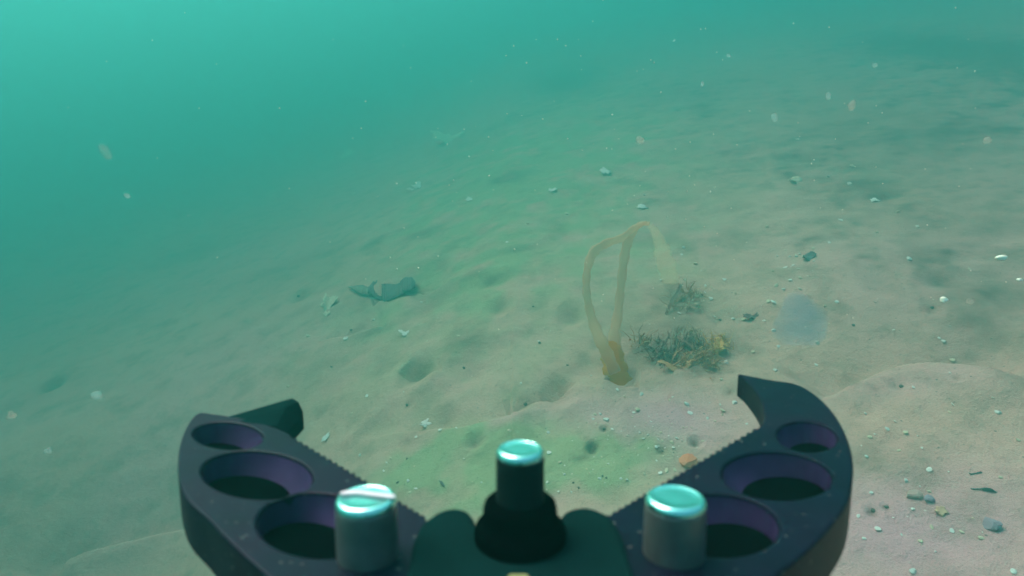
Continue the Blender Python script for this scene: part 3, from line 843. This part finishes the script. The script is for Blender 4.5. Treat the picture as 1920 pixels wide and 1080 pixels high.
# dark crumbs of detritus on the sand
crumb_m = noisy_mat("dark_crumb", (.10, .085, .065), (.16, .13, .10), 150, .9)
CR = [chip_mesh("detritus_crumb", 700 + k, .6) for k in range(5)]
for me in CR: me.materials.append(crumb_m)
CRP = [(1133, 804, 6), (763, 760, 6), (985, 758, 7), (1012, 643, 6), (1064, 685, 5), (763, 860, 5), (745, 905, 6), (1242, 846, 6), (560, 556, 6), (658, 619, 7), (622, 688, 6), (1130, 893, 6), (1137, 896, 5),
       (1075, 905, 5), (1085, 915, 5), (1690, 725, 8), (1636, 958, 9), (1662, 951, 9), (1350, 600, 7), (1748, 577, 8), (1000, 575, 5), (870, 690, 6), (1600, 610, 6), (1770, 640, 6)]
for k, (px, py, w) in enumerate(CRP):
    place_chip("detritus_crumb", CR[k % 5], px, py, w, rf.uniform(.5, .8), None, .2, None, "small dark crumb of detritus lying on the sand", "detritus crumb", "dark detritus crumbs on the sand")

# ------------------------------------------------------------------ soft bluish blob and drifting specks in the water
blob_m = thin_mat("pale_blue_blob", (.20, .46, .72), (.26, .52, .76), 40, .24, .5, soft=True)  # soft blue shape of no certain kind
def blob(name, px, py, depth, w, h, mat, seed, rag=.18, squash=.7):
    rn = random.Random(seed)
    bm = bmesh.new(); bmesh.ops.create_icosphere(bm, subdivisions=3, radius=.5)
    ax = [(Vector((rn.uniform(-1, 1), rn.uniform(-1, 1), rn.uniform(-1, 1))).normalized(), rn.uniform(2, 5), rn.uniform(0, 6)) for _ in range(4)]
    for v in bm.verts:
        k = 1 + rag * sum(math.sin(v.co.dot(a) * f * 2 + p) for a, f, p in ax) / 2
        v.co *= k
        v.co = Vector((v.co.x * w / F * depth, v.co.y * squash * w / F * depth, v.co.z * h / F * depth))
    me = bpy.data.meshes.new(name); bm.to_mesh(me); bm.free()
    o = link(name, me, mat)
    o.location = cam_to_world((px - 960) / F * depth, (540 - py) / F * depth, depth)
    return o
tag(blob("soft_blob", 1503, 602, .80, 104, 108, blob_m, 5, .16), "hazy pale blue soft blob over the sand right of the brown weed", "jelly")  # jelly is only the category; what the blob is stays uncertain

snow_p = thin_mat("pinkish_speck", (.80, .58, .48), (.85, .66, .55), 200, .28, .4, soft=True)
snow_w = thin_mat("whitish_speck", (.66, .76, .68), (.78, .86, .80), 200, .26, .4, soft=True)
snow_f = thin_mat("faint_pinkish_speck", (.80, .58, .48), (.85, .66, .55), 200, .10, .4, soft=True)
snow_b = noisy_mat("bright_speck", (.80, .74, .58), (.90, .84, .70), 200, .5)
for px, py, w, h, dep, m, lb in (
        (1597, 197, 22, 22, .35, snow_p, "round pinkish speck drifting in the upper right water"),
        (1851, 264, 20, 20, .35, snow_p, "faint pinkish speck drifting far right above the slope"),
        (1200, 262, 22, 18, .35, snow_p, "faint pinkish speck drifting above the kelp"),
        (1818, 565, 18, 20, .35, snow_p, "pinkish speck drifting right of the bright cream speck"),
        (200, 285, 28, 42, .22, snow_f, "tall faint pinkish speck drifting in the open water on the left"),
        (22, 779, 24, 20, .30, snow_p, "orange pink speck drifting at the lower left edge"),
        (180, 740, 28, 26, .30, snow_w, "square whitish speck drifting left of the gripper"),
        (239, 367, 15, 15, .35, snow_w, "round whitish speck drifting alone in the left water"),
        (1317, 158, 9, 12, .5, snow_w, "oval whitish speck drifting at the top right of centre"),
        (1553, 180, 12, 16, .5, snow_w, "oval whitish speck left of the round pinkish speck"),
        (1640, 122, 14, 14, .5, snow_w, "pale green speck high in the upper right water"),
        (1367, 104, 12, 9, .5, snow_w, "small pale speck near the top right of centre"),
        (1264, 76, 6, 6, .5, snow_w, "smallest pale speck near the top edge"),
        (90, 845, 20, 20, .3, snow_w, "dim whitish speck drifting above the lower left sand"),
        (1770, 562, 16, 13, .6, snow_b, "bright cream speck drifting over the right slope"),
        (1878, 484, 24, 12, .6, snow_b, "elongated yellowish speck drifting near the right edge"),
        (1912, 525, 14, 9, .6, snow_b, "bright speck cut by the right edge"),
        (1452, 222, 18, 22, .5, snow_w, "soft oval pale speck drifting in the upper right third")):
    tag(blob("drifting_speck", px, py, dep * .45, w * .8, h * .8, m, px, .2, .8), lb, "drifting speck", "specks drifting in the water")

rs = random.Random(77)
MOTES = [chip_mesh("drifting_mote", 800 + k, .7) for k in range(4)]
for me in MOTES: me.materials.append(snow_b)
for k in range(190):
    px, py = (rs.uniform(20, 1900), rs.uniform(20, 640)) if k % 2 else (rs.gauss(1150, 330), rs.gauss(300, 150))
    if px < 620 and rs.random() < .6: continue
    dep = rs.uniform(.3, .8)
    o = bpy.data.objects.new("drifting_mote", MOTES[k % 4]); col.objects.link(o)
    o.location = cam_to_world((px - 960) / F * dep, (540 - py) / F * dep, dep)
    w = rs.uniform(1.6, 4.2) / F * dep
    o.scale = (w, w * rs.uniform(.5, 1), w); o.rotation_euler = (rs.uniform(0, 6), rs.uniform(0, 6), rs.uniform(0, 6))
    tag(o, "minute pale mote hanging in the water above the sea bed", "mote", "minute pale motes hanging in the water")

# ------------------------------------------------------------------ the water's own haze
def build_haze():
    top = max(GZMAX + .08, CAMZ + .3); bot = GZMIN - 1.0
    s = 61.5
    V = [(-s, -s, bot), (s, -s, bot), (s, s, bot), (-s, s, bot), (-s, -s, top), (s, -s, top), (s, s, top), (-s, s, top)]
    Fc = [(0, 3, 2, 1), (4, 5, 6, 7), (0, 1, 5, 4), (1, 2, 6, 5), (2, 3, 7, 6), (3, 0, 4, 7)]
    m, n, l, b = new_mat("turbid_water")
    n.remove(b)
    pv = n.new("ShaderNodeVolumePrincipled")
    pv.inputs["Color"].default_value = (*HAZE_COLOR, 1)
    pv.inputs["Density"].default_value = HAZE_DENSITY
    pv.inputs["Anisotropy"].default_value = HAZE_G
    l.new(pv.outputs[0], n["Material Output"].inputs["Volume"])
    o = link("haze", pydata("haze", V, Fc), m, smooth=False)
    o["kind"] = "stuff"
    o["label"] = "turbid green turquoise water that hides everything a few metres away"
build_haze()
